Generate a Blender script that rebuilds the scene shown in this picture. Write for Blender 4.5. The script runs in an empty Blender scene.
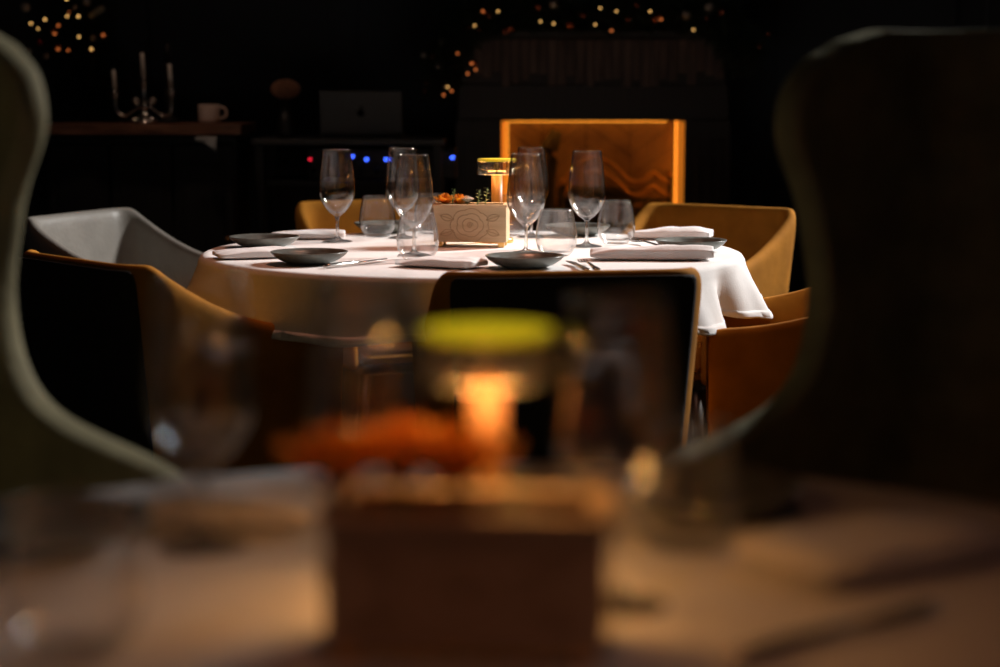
import bpy, bmesh, math, random
from mathutils import Vector, Matrix, noise
random.seed(7)
PI = math.pi
S = bpy.context.scene
COL = S.collection

# ------------------------------------------------------------------ camera
cd = bpy.data.cameras.new('camera'); cam = bpy.data.objects.new('camera', cd); COL.objects.link(cam)
cam.location = (0, 0, 1.156); cam.rotation_euler = (PI/2 - math.radians(7.55), 0, 0)
cd.sensor_width = 36; cd.lens = 66.7; cd.clip_start = .02; cd.clip_end = 60
cd.dof.use_dof = True; cd.dof.focus_distance = 4.5; cd.dof.aperture_fstop = 2.0; cd.dof.aperture_blades = 0
S.camera = cam

# ------------------------------------------------------------------ world, exposure
W = bpy.data.worlds.new('evening'); S.world = W; W.use_nodes = True
W.node_tree.nodes['Background'].inputs[0].default_value = (.42, .62, 1, 1)
W.node_tree.nodes['Background'].inputs[1].default_value = .010
vs = S.view_settings
vs.view_transform = 'Standard'; vs.look = 'None'; vs.exposure = 0; vs.gamma = 1; vs.use_curve_mapping = False
S.cycles.max_bounces = 14; S.cycles.transparent_max_bounces = 24; S.cycles.transmission_bounces = 14
S.cycles.sample_clamp_indirect = 4

# ------------------------------------------------------------------ daylight through the high side window
KEY = Vector((3.50, 6.85, 3.20)); AIM = Vector((-.10, 4.55, .75))
ld = bpy.data.lights.new('window_daylight', 'AREA'); ld.shape = 'RECTANGLE'; ld.size = .45; ld.size_y = .95
ld.energy = 42; ld.color = (1, .965, .93); ld.spread = math.radians(51)
lo = bpy.data.objects.new('window_daylight', ld); COL.objects.link(lo); lo.location = KEY
lo.rotation_euler = (AIM - KEY).to_track_quat('-Z', 'Y').to_euler()

# ------------------------------------------------------------------ helpers
def tag(o, label=None, cat=None, group=None, kind=None):
    if label: o['label'] = label
    if cat: o['category'] = cat
    if group: o['group'] = group
    if kind: o['kind'] = kind
    return o
def empty(name, loc=(0, 0, 0), rz=0, label=None, cat=None, group=None):
    o = bpy.data.objects.new(name, None); COL.objects.link(o); o.empty_display_size = .05
    o.location = loc; o.rotation_euler = (0, 0, rz)
    return tag(o, label, cat, group)
def obj(name, bm, m, parent=None, smooth=True, loc=None, rz=0):
    me = bpy.data.meshes.new(name)
    if isinstance(bm, bmesh.types.BMesh):
        bmesh.ops.recalc_face_normals(bm, faces=bm.faces[:]); bm.to_mesh(me); bm.free()
    else:
        me.from_pydata(bm[0], [], bm[1]); me.update()
    for mm in (m if isinstance(m, (list, tuple)) else [m]): me.materials.append(mm)
    if smooth: me.polygons.foreach_set('use_smooth', [True]*len(me.polygons))
    o = bpy.data.objects.new(name, me); COL.objects.link(o)
    if parent: o.parent = parent
    if loc: o.location = loc
    if rz: o.rotation_euler = (0, 0, rz)
    return o
def autosmooth(o, ang=40):
    me = o.data
    bm = bmesh.new(); bm.from_mesh(me)
    for e in bm.edges:
        e.smooth = not (len(e.link_faces) == 2 and e.calc_face_angle(0) > math.radians(ang))
    bm.to_mesh(me); bm.free(); return o
def copy_tree(o, parent=None):
    c = o.copy(); COL.objects.link(c); c.parent = parent
    for ch in o.children: copy_tree(ch, c)
    return c
def box(bm, c, s, bev=0, rot=None, seg=2):
    g = bmesh.ops.create_cube(bm, size=1)
    M = Matrix.Translation(c) @ (rot.to_4x4() if rot else Matrix()) @ Matrix.Diagonal((*s, 1))
    bmesh.ops.transform(bm, matrix=M, verts=g['verts'])
    if bev:
        ed = list({e for v in g['verts'] for e in v.link_edges})
        bmesh.ops.bevel(bm, geom=ed, offset=bev, segments=seg, profile=.5, affect='EDGES')
    return bm
def bx(c, s, bev=0, rot=None): return box(bmesh.new(), c, s, bev, rot)
def lathe(prof, n=32, cap=True):
    vs, fs = [], []
    for r, z in prof:
        for k in range(n):
            a = 2*PI*k/n; vs.append((r*math.cos(a), r*math.sin(a), z))
    m = len(prof)
    for i in range(m-1):
        for k in range(n):
            fs.append((i*n+k, i*n+(k+1) % n, (i+1)*n+(k+1) % n, (i+1)*n+k))
    if cap:
        if prof[0][0] > 1e-6: fs.append(tuple(range(n-1, -1, -1)))
        if prof[-1][0] > 1e-6: fs.append(tuple((m-1)*n+k for k in range(n)))
    bm = bmesh.new()
    V = [bm.verts.new(v) for v in vs]
    for f in fs: bm.faces.new([V[i] for i in f])
    bmesh.ops.remove_doubles(bm, verts=bm.verts[:], dist=1e-5)
    return bm
def tube(pts, rad, n=8, bm=None, flat=1.0, up=(0, 0, 1)):
    bm = bm or bmesh.new(); pts = [Vector(p) for p in pts]; rings = []
    for i, p in enumerate(pts):
        d = (pts[min(i+1, len(pts)-1)] - pts[max(i-1, 0)]).normalized()
        u = Vector(up)
        if abs(d.dot(u)) > .95: u = Vector((1, 0, 0)) if abs(d.x) < .9 else Vector((0, 1, 0))
        a = d.cross(u).normalized(); b = a.cross(d)
        r = rad[i] if isinstance(rad, (list, tuple)) else rad
        rings.append([bm.verts.new(p + a*math.cos(2*PI*k/n)*r + b*math.sin(2*PI*k/n)*r*flat) for k in range(n)])
    for i in range(len(rings)-1):
        for k in range(n):
            bm.faces.new((rings[i][k], rings[i][(k+1) % n], rings[i+1][(k+1) % n], rings[i+1][k]))
    bm.faces.new(rings[0][::-1]); bm.faces.new(rings[-1])
    return bm
def spline(pts, n=8):
    """Catmull-Rom through tuples of any length."""
    out = []
    P = [pts[0]] + list(pts) + [pts[-1]]
    for i in range(1, len(P)-2):
        for k in range(n):
            t = k/n
            out.append(tuple(.5*((2*b) + (-a+c)*t + (2*a-5*b+4*c-d)*t*t + (-a+3*b-3*c+d)*t**3)
                             for a, b, c, d in zip(P[i-1], P[i], P[i+1], P[i+2])))
    out.append(tuple(pts[-1])); return out
def interp(tbl, x):
    if x <= tbl[0][0]: return tbl[0][1]
    for (a, b), (c, d) in zip(tbl, tbl[1:]):
        if x <= c:
            t = (x-a)/(c-a); t = t*t*(3-2*t); return b+(d-b)*t
    return tbl[-1][1]
def face_to(fx, fy): return math.atan2(-fx, fy)

# ------------------------------------------------------------------ materials
def mat(name, col, rough=.6, metal=0, spec=.5, noise_amt=0, scale=20, bump=0, bscale=60, sheen=0, sheen_tint=None,
        emit=None, estr=0, col2=None, stretch=None, coat=0, trans=0):
    m = bpy.data.materials.new(name); m.use_nodes = True
    nt = m.node_tree; N = nt.nodes; L = nt.links; b = N['Principled BSDF']
    b.inputs['Base Color'].default_value = (*col, 1); b.inputs['Roughness'].default_value = rough
    b.inputs['Metallic'].default_value = metal; b.inputs['Specular IOR Level'].default_value = spec
    b.inputs['Coat Weight'].default_value = coat
    if sheen:
        b.inputs['Sheen Weight'].default_value = sheen; b.inputs['Sheen Roughness'].default_value = .35
        b.inputs['Sheen Tint'].default_value = (*(sheen_tint or col), 1)
    if emit:
        b.inputs['Emission Color'].default_value = (*emit, 1); b.inputs['Emission Strength'].default_value = estr
    if noise_amt or col2 or bump:
        tc = N.new('ShaderNodeTexCoord'); mp = N.new('ShaderNodeMapping'); L.new(tc.outputs['Object'], mp.inputs[0])
        if stretch: mp.inputs['Scale'].default_value = stretch
    if noise_amt or col2:
        t = N.new('ShaderNodeTexNoise'); t.inputs['Scale'].default_value = scale; t.inputs['Detail'].default_value = 5
        L.new(mp.outputs[0], t.inputs['Vector'])
        r = N.new('ShaderNodeValToRGB'); L.new(t.outputs['Fac'], r.inputs[0])
        c2 = col2 or tuple(c*(1-noise_amt) for c in col); c1 = col if col2 else tuple(min(1, c*(1+noise_amt)) for c in col)
        r.color_ramp.elements[0].position = .3; r.color_ramp.elements[1].position = .7
        r.color_ramp.elements[0].color = (*c2, 1); r.color_ramp.elements[1].color = (*c1, 1)
        L.new(r.outputs[0], b.inputs['Base Color'])
    if bump:
        t2 = N.new('ShaderNodeTexNoise'); t2.inputs['Scale'].default_value = bscale; t2.inputs['Detail'].default_value = 4
        L.new(mp.outputs[0], t2.inputs['Vector'])
        bp = N.new('ShaderNodeBump'); bp.inputs['Strength'].default_value = bump; bp.inputs['Distance'].default_value = .01
        L.new(t2.outputs['Fac'], bp.inputs['Height']); L.new(bp.outputs[0], b.inputs['Normal'])
    return m
def glass_mat(name, tint=(1, 1, 1), refr=.12):
    m = bpy.data.materials.new(name); m.use_nodes = True
    nt = m.node_tree; N = nt.nodes; L = nt.links; N.remove(N['Principled BSDF'])
    tr = N.new('ShaderNodeBsdfTransparent'); tr.inputs[0].default_value = (*tint, 1)
    gl = N.new('ShaderNodeBsdfGlossy'); gl.inputs['Roughness'].default_value = .01
    lw = N.new('ShaderNodeLayerWeight'); lw.inputs[0].default_value = .5          # Schlick reflectance, alike on both sides of the thin wall
    pw = N.new('ShaderNodeMath'); pw.operation = 'POWER'; L.new(lw.outputs['Facing'], pw.inputs[0]); pw.inputs[1].default_value = 3.0
    fr = N.new('ShaderNodeMath'); fr.operation = 'MULTIPLY_ADD'; L.new(pw.outputs[0], fr.inputs[0]); fr.inputs[1].default_value = 1.0; fr.inputs[2].default_value = .035
    m1 = N.new('ShaderNodeMixShader'); L.new(fr.outputs[0], m1.inputs[0]); L.new(tr.outputs[0], m1.inputs[1]); L.new(gl.outputs[0], m1.inputs[2])
    g = N.new('ShaderNodeBsdfGlass'); g.inputs['IOR'].default_value = 1.48; g.inputs['Roughness'].default_value = 0
    g.inputs[0].default_value = (*tint, 1)
    m2 = N.new('ShaderNodeMixShader'); m2.inputs[0].default_value = refr
    L.new(m1.outputs[0], m2.inputs[1]); L.new(g.outputs[0], m2.inputs[2])
    L.new(m2.outputs[0], N['Material Output'].inputs[0]); return m

M = {}
M['velvet'] = mat('mustard velvet', (.43, .175, .021), .85, spec=.10, noise_amt=.22, scale=9, bump=.15, bscale=25)
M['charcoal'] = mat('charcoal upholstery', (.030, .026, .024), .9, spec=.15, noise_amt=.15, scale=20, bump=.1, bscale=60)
M['grey_leather'] = mat('grey leather', (.29, .268, .235), .42, noise_amt=.1, scale=14, bump=.15, bscale=90)
M['olive'] = mat('olive velvet', (.36, .31, .165), .8, sheen=.4, sheen_tint=(.7, .68, .45), noise_amt=.25, scale=12, bump=.2, bscale=40)
M['leg_wood'] = mat('dark leg wood', (.03, .018, .01), .4, noise_amt=.3, scale=8, stretch=(1, 1, .1))
M['cloth'] = mat('white tablecloth linen', (.80, .775, .76), .85, noise_amt=.03, scale=40, bump=.08, bscale=220)
M['napkin'] = mat('white napkin linen', (.82, .79, .78), .85, noise_amt=.04, scale=30, bump=.15, bscale=180)
M['table_wood'] = mat('table wood', (.07, .04, .02), .5, noise_amt=.3, scale=6, stretch=(1, 6, 1))
M['stone'] = mat('grey-green glazed stoneware', (.13, .14, .125), .32, noise_amt=.35, scale=35, bump=.1, bscale=70)
M['steel'] = mat('brushed steel', (.62, .60, .58), .22, metal=1, noise_amt=.05, scale=60)
M['silver'] = mat('tarnished silver', (.58, .55, .52), .2, metal=1, noise_amt=.2, scale=30)
M['brass'] = mat('satin brass', (.85, .52, .17), .3, metal=.85, noise_amt=.06, scale=40)
M['led_bright'] = mat('bright lamp led ring', (1, .8, .5), .5, emit=(1, .46, .13), estr=64)
M['cap'] = mat('glowing yellow acrylic lamp cap', (.80, .66, .05), .35, noise_amt=.05, scale=30, emit=(.85, .64, .012), estr=.50)
M['led'] = mat('lamp led ring', (1, .8, .5), .5, emit=(1, .48, .14), estr=40)
M['stem'] = mat('glowing amber lamp column', (.20, .075, .013), .45, noise_amt=.05, scale=30, emit=(1, .40, .06), estr=.12)
M['glass'] = glass_mat('clear glass', (1, 1, 1), .06)
M['solid_glass'] = glass_mat('clear solid glass', (1, 1, 1), .6)
M['smoke_glass'] = glass_mat('lamp shade acrylic', (.93, .9, .84), .15)
M['birch'] = mat('pale birch plywood', (.66, .48, .29), .55, col2=(.56, .39, .22), scale=7, stretch=(1, 8, 14))
M['engrave'] = mat('burnt engraving', (.45, .30, .16), .7)
M['rose'] = mat('peach rose petals', (.96, .52, .11), .6, noise_amt=.15, scale=40, sheen=.2)
nt = M['rose'].node_tree; pb = nt.nodes['Principled BSDF']                       # petals let light through
tl = nt.nodes.new('ShaderNodeBsdfTranslucent'); tl.inputs[0].default_value = (1, .62, .14, 1)
mx = nt.nodes.new('ShaderNodeMixShader'); mx.inputs[0].default_value = .65
nt.links.new(pb.outputs[0], mx.inputs[1]); nt.links.new(tl.outputs[0], mx.inputs[2]); nt.links.new(mx.outputs[0], nt.nodes['Material Output'].inputs[0])
M['ivory'] = mat('ivory petals', (.78, .74, .66), .6, noise_amt=.08, scale=40)
M['leaf'] = mat('green foliage', (.10, .16, .05), .55, col2=(.22, .24, .07), scale=60)
M['floor'] = mat('dark oak floor', (.040, .024, .015), .75, spec=.08, col2=(.022, .013, .009), scale=4, stretch=(10, 1, 1))
M['wall'] = mat('charcoal plaster', (.045, .055, .066), .85, noise_amt=.2, scale=3, bump=.05, bscale=20)
M['ceiling'] = mat('dark ceiling paint', (.03, .03, .032), .9, noise_amt=.1, scale=2)
M['trim'] = mat('black painted trim', (.018, .018, .02), .5, noise_amt=.15, scale=10)
M['surround'] = mat('dark walnut surround', (.030, .019, .013), .5, col2=(.018, .012, .009), scale=5, stretch=(9, 9, 1))
M['frieze'] = mat('walnut frieze slats', (.22, .13, .095), .55, col2=(.05, .03, .022), scale=5, stretch=(8, 8, .8))
M['firebrick'] = mat('sooty cream firebrick', (.36, .22, .12), .85, col2=(.20, .11, .06), scale=8, bump=.3, bscale=30)
M['fire_led'] = mat('amber led strip', (1, .5, .1), .5, emit=(1, .34, .03), estr=13)
M['glow_panel'] = mat('amber glow panel', (.8, .4, .1), .5, emit=(1, .30, .025), estr=.34)
M['back_led'] = mat('amber back strip', (1, .5, .1), .5, emit=(1, .34, .03), estr=2.6)
M['iron'] = mat('wrought iron', (.02, .017, .015), .5, metal=.5, noise_amt=.3, scale=30)
M['bronze'] = mat('aged bronze', (.40, .20, .07), .38, metal=.8, noise_amt=.2, scale=30)
M['bark'] = mat('charred bark', (.022, .015, .011), .9, noise_amt=.5, scale=25, bump=.6, bscale=40)
M['needle'] = mat('dark fir needles', (.012, .026, .014), .7, noise_amt=.3, scale=20)
M['copper'] = mat('copper bauble', (.62, .20, .10), .18, metal=.9, noise_amt=.08, scale=20)
M['red'] = mat('red bauble', (.4, .03, .04), .2, metal=.6, noise_amt=.08, scale=20)
M['pearl'] = mat('pearl bauble', (.65, .58, .52), .2, metal=.4, noise_amt=.05, scale=20)
M['fairy'] = mat('warm fairy bulb', (1, .7, .3), .5, emit=(1, .55, .16), estr=1.7)
M['fairy_dim'] = mat('amber fairy bulb', (1, .5, .2), .5, emit=(1, .25, .06), estr=.7)
M['ribbon'] = mat('champagne ribbon', (.55, .47, .30), .4, sheen=.4, noise_amt=.1, scale=20)
M['counter_wood'] = mat('warm walnut slab', (.24, .11, .06), .4, col2=(.09, .04, .025), scale=5, stretch=(2, 12, 12), bump=.1)
M['counter_panel'] = mat('black stained panel', (.009, .009, .009), .6, noise_amt=.3, scale=5, stretch=(8, 8, .6))
M['wax'] = mat('ivory candle wax', (.62, .58, .52), .5, noise_amt=.04, scale=20)
M['wick'] = mat('black wick', (.01, .01, .01), .9, noise_amt=.1)
M['mug'] = mat('cream stoneware mug', (.58, .46, .40), .35, noise_amt=.08, scale=20)
M['laptop'] = mat('space grey aluminium', (.10, .105, .11), .4, metal=.3, noise_amt=.05, scale=60)
M['logo'] = mat('dark mirrored emblem', (.01, .01, .012), .15, noise_amt=.05)
M['black'] = mat('matt black plastic', (.005, .005, .006), .5, noise_amt=.2, scale=40)
M['desk_edge'] = mat('grey metal desk top', (.035, .038, .04), .4, noise_amt=.1, scale=30)
M['blue_led'] = mat('blue indicator', (.1, .2, 1), .5, emit=(.04, .11, 1), estr=5)
M['red_led'] = mat('red indicator', (1, .1, .1), .5, emit=(1, .02, .05), estr=1.6)
M['hydrangea'] = mat('dried brown hydrangea', (.34, .17, .10), .8, noise_amt=.3, scale=40)
M['grey_cloth'] = mat('grey cloth', (.32, .34, .34), .9, noise_amt=.1, scale=60, bump=.2, bscale=100)
M['shade_white'] = mat('warm fill lamp bulb', (.9, .7, .5), .6, emit=(1, .46, .2), estr=2)

# ------------------------------------------------------------------ room shell
def struct(name, bm, m, smooth=False): return tag(obj(name, bm, m, None, smooth), kind='structure')
XL, XR, YB, YF, ZC = -4.2, 3.7, 7.9, -3.2, 4.0
struct('floor', bx(((XL+XR)/2, (YB+YF)/2, -.05), (XR-XL, YB-YF, .1)), M['floor'])
fl = bpy.data.objects['floor']
for i in range(40):                                   # oak boards
    w = (XR-XL)/40
    p = obj('plank', bx((XL+w*(i+.5), (YB+YF)/2, .004), (w-.004, YB-YF, .012)), M['floor'], fl, False)
struct('ceiling', bx(((XL+XR)/2, (YB+YF)/2, ZC+.05), (XR-XL, YB-YF, .1)), M['ceiling'])
struct('wall_back', bx(((XL+XR)/2, YB+.06, ZC/2), (XR-XL, .12, ZC)), M['wall'])
struct('wall_left', bx((XL-.06, (YB+YF)/2, ZC/2), (.12, YB-YF, ZC)), M['wall'])
wy0, wy1, wz0, wz1 = 6.2, 7.5, 2.55, 3.85
bm = bmesh.new()
box(bm, (XR+.06, (YF+wy0)/2, ZC/2), (.12, wy0-YF, ZC)); box(bm, (XR+.06, (wy1+YB)/2, ZC/2), (.12, YB-wy1, ZC))
box(bm, (XR+.06, (wy0+wy1)/2, wz0/2), (.12, wy1-wy0, wz0)); box(bm, (XR+.06, (wy0+wy1)/2, (wz1+ZC)/2), (.12, wy1-wy0, ZC-wz1))
struct('wall_right', bm, M['wall'])
bm = bmesh.new()
for y in (wy0+.03, wy1-.03): box(bm, (XR+.05, y, (wz0+wz1)/2), (.08, .06, wz1-wz0), .005)
for z in (wz0+.03, wz1-.03): box(bm, (XR+.05, (wy0+wy1)/2, z), (.08, wy1-wy0-.1, .06), .005)
box(bm, (XR+.05, (wy0+wy1)/2, (wz0+wz1)/2), (.05, .04, wz1-wz0-.1), .004)
win = struct('window_1', bm, M['trim'])
for s in (0, 1):
    obj('pane', bx((XR+.06, wy0+.06+(wy1-wy0-.12)*(.25+.5*s), (wz0+wz1)/2), (.006, (wy1-wy0)/2-.08, wz1-wz0-.12)), M['glass'], win, False)
struct('baseboard_back', bx(((XL+XR)/2, YB-.012, .08), (XR-XL, .024, .15), .005), M['trim'])
struct('baseboard_left', bx((XL+.012, (YB+YF)/2, .08), (.024, YB-YF-.1, .15), .005), M['trim'])
struct('baseboard_right', bx((XR-.012, (YB+YF)/2, .08), (.024, YB-YF-.1, .15), .005), M['trim'])
wb = bpy.data.objects['wall_back']                    # tall wall panels with raised rails
for i in range(9):
    x = XL+.46+i*.88
    p = obj('panel', bx((x, YB-.012, 2.05), (.76, .024, 3.4), .008), M['wall'], wb, False)

# ------------------------------------------------------------------ chairs
def upath(e, w, b, r, ns=7, nc=6, nb=8):
    pts = [(-w, e+(-b+r-e)*k/ns) for k in range(ns)]
    for k in range(nc): a = PI+PI/2*k/nc; pts.append((-w+r+r*math.cos(a), -b+r+r*math.sin(a)))
    for k in range(nb+1): pts.append((-w+r+(2*w-2*r)*k/nb, -b))
    for k in range(1, nc+1): a = -PI/2+PI/2*k/nc; pts.append((w-r+r*math.cos(a), -b+r+r*math.sin(a)))
    pts += [(w, -b+r+(e+b-r)*k/ns) for k in range(1, ns+1)]
    return pts
def grid_faces(nr, nc): return [(i*nc+k, i*nc+k+1, (i+1)*nc+k+1, (i+1)*nc+k) for i in range(nr-1) for k in range(nc-1)]
def soften(o, thick, lv=2, offset=1):
    s = o.modifiers.new('thickness', 'SOLIDIFY'); s.thickness = thick; s.offset = offset; s.use_even_offset = True
    b = o.modifiers.new('smooth', 'SUBSURF'); b.levels = lv; b.render_levels = lv
    return o
def cushion(w, d, t, z, y, puff=.02):
    bm = bmesh.new(); bmesh.ops.create_cube(bm, size=1)
    bmesh.ops.subdivide_edges(bm, edges=bm.edges[:], cuts=5, use_grid_fill=True)
    for v in bm.verts:
        x0, y0 = v.co.x*2, v.co.y*2
        v.co = Vector((v.co.x*w, v.co.y*d+y, v.co.z*t+z+(puff*(1-x0*x0)*(1-y0*y0) if v.co.z > 0 else 0)))
    ed = [e for e in bm.edges if e.calc_face_angle(0) > .8]
    bmesh.ops.bevel(bm, geom=ed, offset=min(t*.3, .03), segments=3, profile=.5, affect='EDGES')
    return bm
def leg(bm_pts, r0, r1): return tube(bm_pts, [r0, r1], 10)
def make_tub(m, pm):
    """low dining armchair: wrap-round shell whose back swoops down into the arms"""
    t = empty('tub_armchair')
    w, b, r, e = .262, .26, .095, .24
    base = upath(e, w, b, r); n = len(base); rows = 9
    vs = []
    for i in range(rows):
        v = i/(rows-1)
        for (x, y) in base:
            s = max(0, min(1, (y+b-r*.55)/(e+b-r*.55)))     # 0 at the back corner, 1 at the front of the arm
            top = .79 - .17*(1-(1-s)**2.1)
            z = .30+(top-.30)*v
            k = (z-.30)/.49
            flare = 1+.10*k
            vs.append((x*flare, y*(1+.02*k) - (.05*k if y < 0 else .05*k*(1-y/e)), z))
    soften(obj('shell', (vs, grid_faces(rows, n)), m, t), .038, 2, -1)
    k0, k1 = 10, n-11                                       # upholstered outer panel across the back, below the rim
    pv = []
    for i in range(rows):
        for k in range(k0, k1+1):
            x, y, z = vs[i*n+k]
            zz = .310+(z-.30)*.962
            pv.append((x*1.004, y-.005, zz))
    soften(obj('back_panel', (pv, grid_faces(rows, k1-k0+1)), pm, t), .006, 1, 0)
    obj('seat', cushion(.47, .47, .14, .385, .0), m, t)
    obj('seat_base', bx((0, -.01, .305), (.44, .44, .05), .02), M['leg_wood'], t)
    for sx in (-1, 1):
        for sy in (-1, 1):
            obj('leg', leg([(sx*.19, sy*.19-.01, .30), (sx*.225, sy*.225-.01, .012)], .020, .012), M['leg_wood'], t)
    return t
def make_wing(m):
    """tall wing chair: the wings bulge forward, pinch in and run out into the arms"""
    t = empty('wing_chair')
    w, b, r = .33, .30, .13
    E_ = [(.22, .30), (.65, .33), (.685, .31), (.70, .24), (.715, .13), (.735, .05), (.78, .0), (.85, -.025), (.92, -.02), (1.0, .0), (1.12, .05), (1.17, .04), (1.205, .01), (1.235, -.045), (1.255, -.11)]
    zs = [.24, .34, .44, .54, .62, .67, .70, .72, .74, .76, .785, .82, .87, .92, .97, 1.02, 1.07, 1.11, 1.15, 1.18, 1.20, 1.215, 1.228, 1.238, 1.248, 1.255]
    vs = []
    for z in zs:
        e = interp(E_, z); k = (z-.24)
        rr = r
        for (x, y) in upath(e, w, b, rr, 10, 6, 8):
            side = max(0, min(1, (y+b)/.35))
            fl = 1+.05*k+.08*side*max(0, min(1, (.72-z)/.3))
            vs.append((x*fl, y-.10*k*(1-side*.8), z))
    n = len(upath(.3, w, b, r, 10, 6, 8))
    soften(obj('shell', (vs, grid_faces(len(zs), n)), m, t), .05, 2, -1)
    obj('seat', cushion(.58, .56, .16, .40, .02), m, t)
    obj('seat_base', bx((0, 0, .27), (.56, .54, .09), .02), m, t)
    for sx in (-1, 1):
        for sy in (-1, 1):
            obj('leg', leg([(sx*.24, sy*.22, .24), (sx*.26, sy*.25, .012)], .022, .014), M['leg_wood'], t)
    return t
G_TUB = 'armchairs around the laid round table'
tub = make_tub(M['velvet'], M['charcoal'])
spots = [((.105, 4.03), (-.16, .98), 'mustard velvet armchair in front, its dark back towards the viewer'),
         ((-.71, 4.22), (.75, .66), 'mustard velvet armchair at the left front, behind the tall left wing chair'),
         ((.735, 4.37), (-.995, .10), 'mustard velvet armchair tucked in at the right under the hanging cloth corner'),
         ((.53, 5.60), (-.60, -.80), 'mustard velvet armchair right behind the table, its outer arm brightly lit'),
         ((-.31, 5.88), (.40, -.92), 'mustard velvet armchair behind the table, seen between the left glasses')]
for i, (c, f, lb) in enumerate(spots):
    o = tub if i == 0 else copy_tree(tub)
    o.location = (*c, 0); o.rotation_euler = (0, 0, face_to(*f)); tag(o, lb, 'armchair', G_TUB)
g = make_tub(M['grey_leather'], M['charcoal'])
g.location = (-1.00, 5.40, 0); g.rotation_euler = (0, 0, face_to(.93, -.37))
tag(g, 'pale grey leather armchair at the far left of the table', 'armchair', G_TUB)
wing = make_wing(M['olive'])
wing.location = (-.80, 2.13, 0); wing.rotation_euler = (0, 0, face_to(.80, -.60))
tag(wing, 'tall olive wing chair at the left edge with a lit curving rim', 'wing chair', 'wing chairs at the near table')
w2 = copy_tree(wing); w2.location = (.602, 2.24, 0); w2.scale = (1, 1, .985); w2.rotation_euler = (0, 0, face_to(-.76, -.65))
tag(w2, 'tall dark wing chair filling the right edge, only its top and arm lit', 'wing chair', 'wing chairs at the near table')

# ------------------------------------------------------------------ tables and cloths
TZ = .75
def make_table(cx, cy, r, label):
    t = empty('round_table', (cx, cy, 0), 0, label, 'table', 'round dining tables')
    obj('tabletop', lathe([(0, .705), (r-.03, .705), (r-.008, .715), (r-.006, .738), (r-.02, .745), (0, .745)], 64), M['table_wood'], t)
    obj('pedestal', lathe([(0, .03), (.09, .03), (.06, .08), (.05, .4), (.06, .66), (.14, .704), (0, .704)], 24), M['iron'], t)
    obj('base', lathe([(0, .012), (.27, .012), (.27, .022), (.10, .045), (0, .045)], 32), M['iron'], t)
    return t
def make_cloth(cx, cy, r, label, drop=.13, seed=0, dents=()):
    n = 220; rings = [0, .1, .25, .4, .5, .58, r-.035, r-.015, r-.004]
    vs = [(0, 0, TZ)]; fs = []
    prof = [(q, TZ, 0) for q in rings[1:]]
    prof += [(r+.004, TZ-.004, .01), (r+.009, TZ-.012, .05), (r+.013, TZ-.028, .15)]
    for k in range(1, 9): f = k/8; prof.append((r+.013+.045*f, TZ-.028-(drop-.028)*f, .15+.85*f))
    rnd = random.Random(seed); ph = [rnd.random()*6.28 for _ in range(4)]
    def fold(a):
        v = .010*math.sin(9*a+ph[0])+.008*math.sin(14*a+ph[1])+.005*math.sin(23*a+ph[2])
        v *= .55+.45*math.sin(2*a+ph[3])
        for a0, wd, am in dents:
            d = (a-a0+PI) % (2*PI)-PI; v += am*math.exp(-(d/wd)**2)
        return v
    m = len(prof)
    for (q, z, f) in prof:
        for k in range(n):
            a = 2*PI*k/n; rr = q+fold(a)*f*1.3
            dz = f*f*(.012*math.sin(4*a+ph[1]) + .4*fold(a))
            vs.append((rr*math.cos(a), rr*math.sin(a), z+dz*(-1) + (0 if f else .0006*math.sin(7*q*5+a*3))))
    for k in range(n): fs.append((0, 1+k, 1+(k+1) % n))
    for i in range(m-1):
        for k in range(n): fs.append((1+i*n+k, 1+(i+1)*n+k, 1+(i+1)*n+(k+1) % n, 1+i*n+(k+1) % n))
    o = obj('tablecloth', (vs, fs), M['cloth'], None, True, (cx, cy, 0)); tag(o, label, 'tablecloth', 'white round tablecloths')
    s = o.modifiers.new('thickness', 'SOLIDIFY'); s.thickness = .0025; s.offset = 1
    # stitched hem along the lower edge
    hv, hf = [], []
    for j, f in enumerate((.845, .90, .96, 1.005)):
        for k in range(n):
            a = 2*PI*k/n; q = r+.013+.045*f; z = TZ-.028-(drop-.028)*f; ff = .15+.85*f
            pk = .0022*(1 if (k//2) % 3 else -1) if j in (1, 2) else 0
            rr = q+fold(a)*ff*1.3+.0045+pk
            hv.append((rr*math.cos(a), rr*math.sin(a), z-ff*ff*(.012*math.sin(4*a+ph[1])+.4*fold(a))))
    for i in range(3):
        for k in range(n): hf.append((i*n+k, (i+1)*n+k, (i+1)*n+(k+1) % n, i*n+(k+1) % n))
    h = obj('hem', (hv, hf), M['cloth'], o); s = h.modifiers.new('thickness', 'SOLIDIFY'); s.thickness = .0015
    return o
MX, MY, MR = -.07, 4.62, .665
NX, NY, NR = .0, 1.33, .655
make_table(MX, MY, MR, 'round dining table under the laid cloth in the middle of the room')
make_cloth(MX, MY, MR, 'white tablecloth of the laid table in focus, bright on its right side', .13, 3,
           [(math.radians(-30), .085, -.060), (math.radians(-14), .05, .022), (math.radians(-2), .05, -.02), (math.radians(8), .05, .02), (math.radians(-44), .06, .02)])
make_table(NX, NY, NR, 'round dining table in the blurred foreground')
make_cloth(NX, NY, NR, 'white tablecloth of the blurred foreground table', .13, 8)

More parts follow.
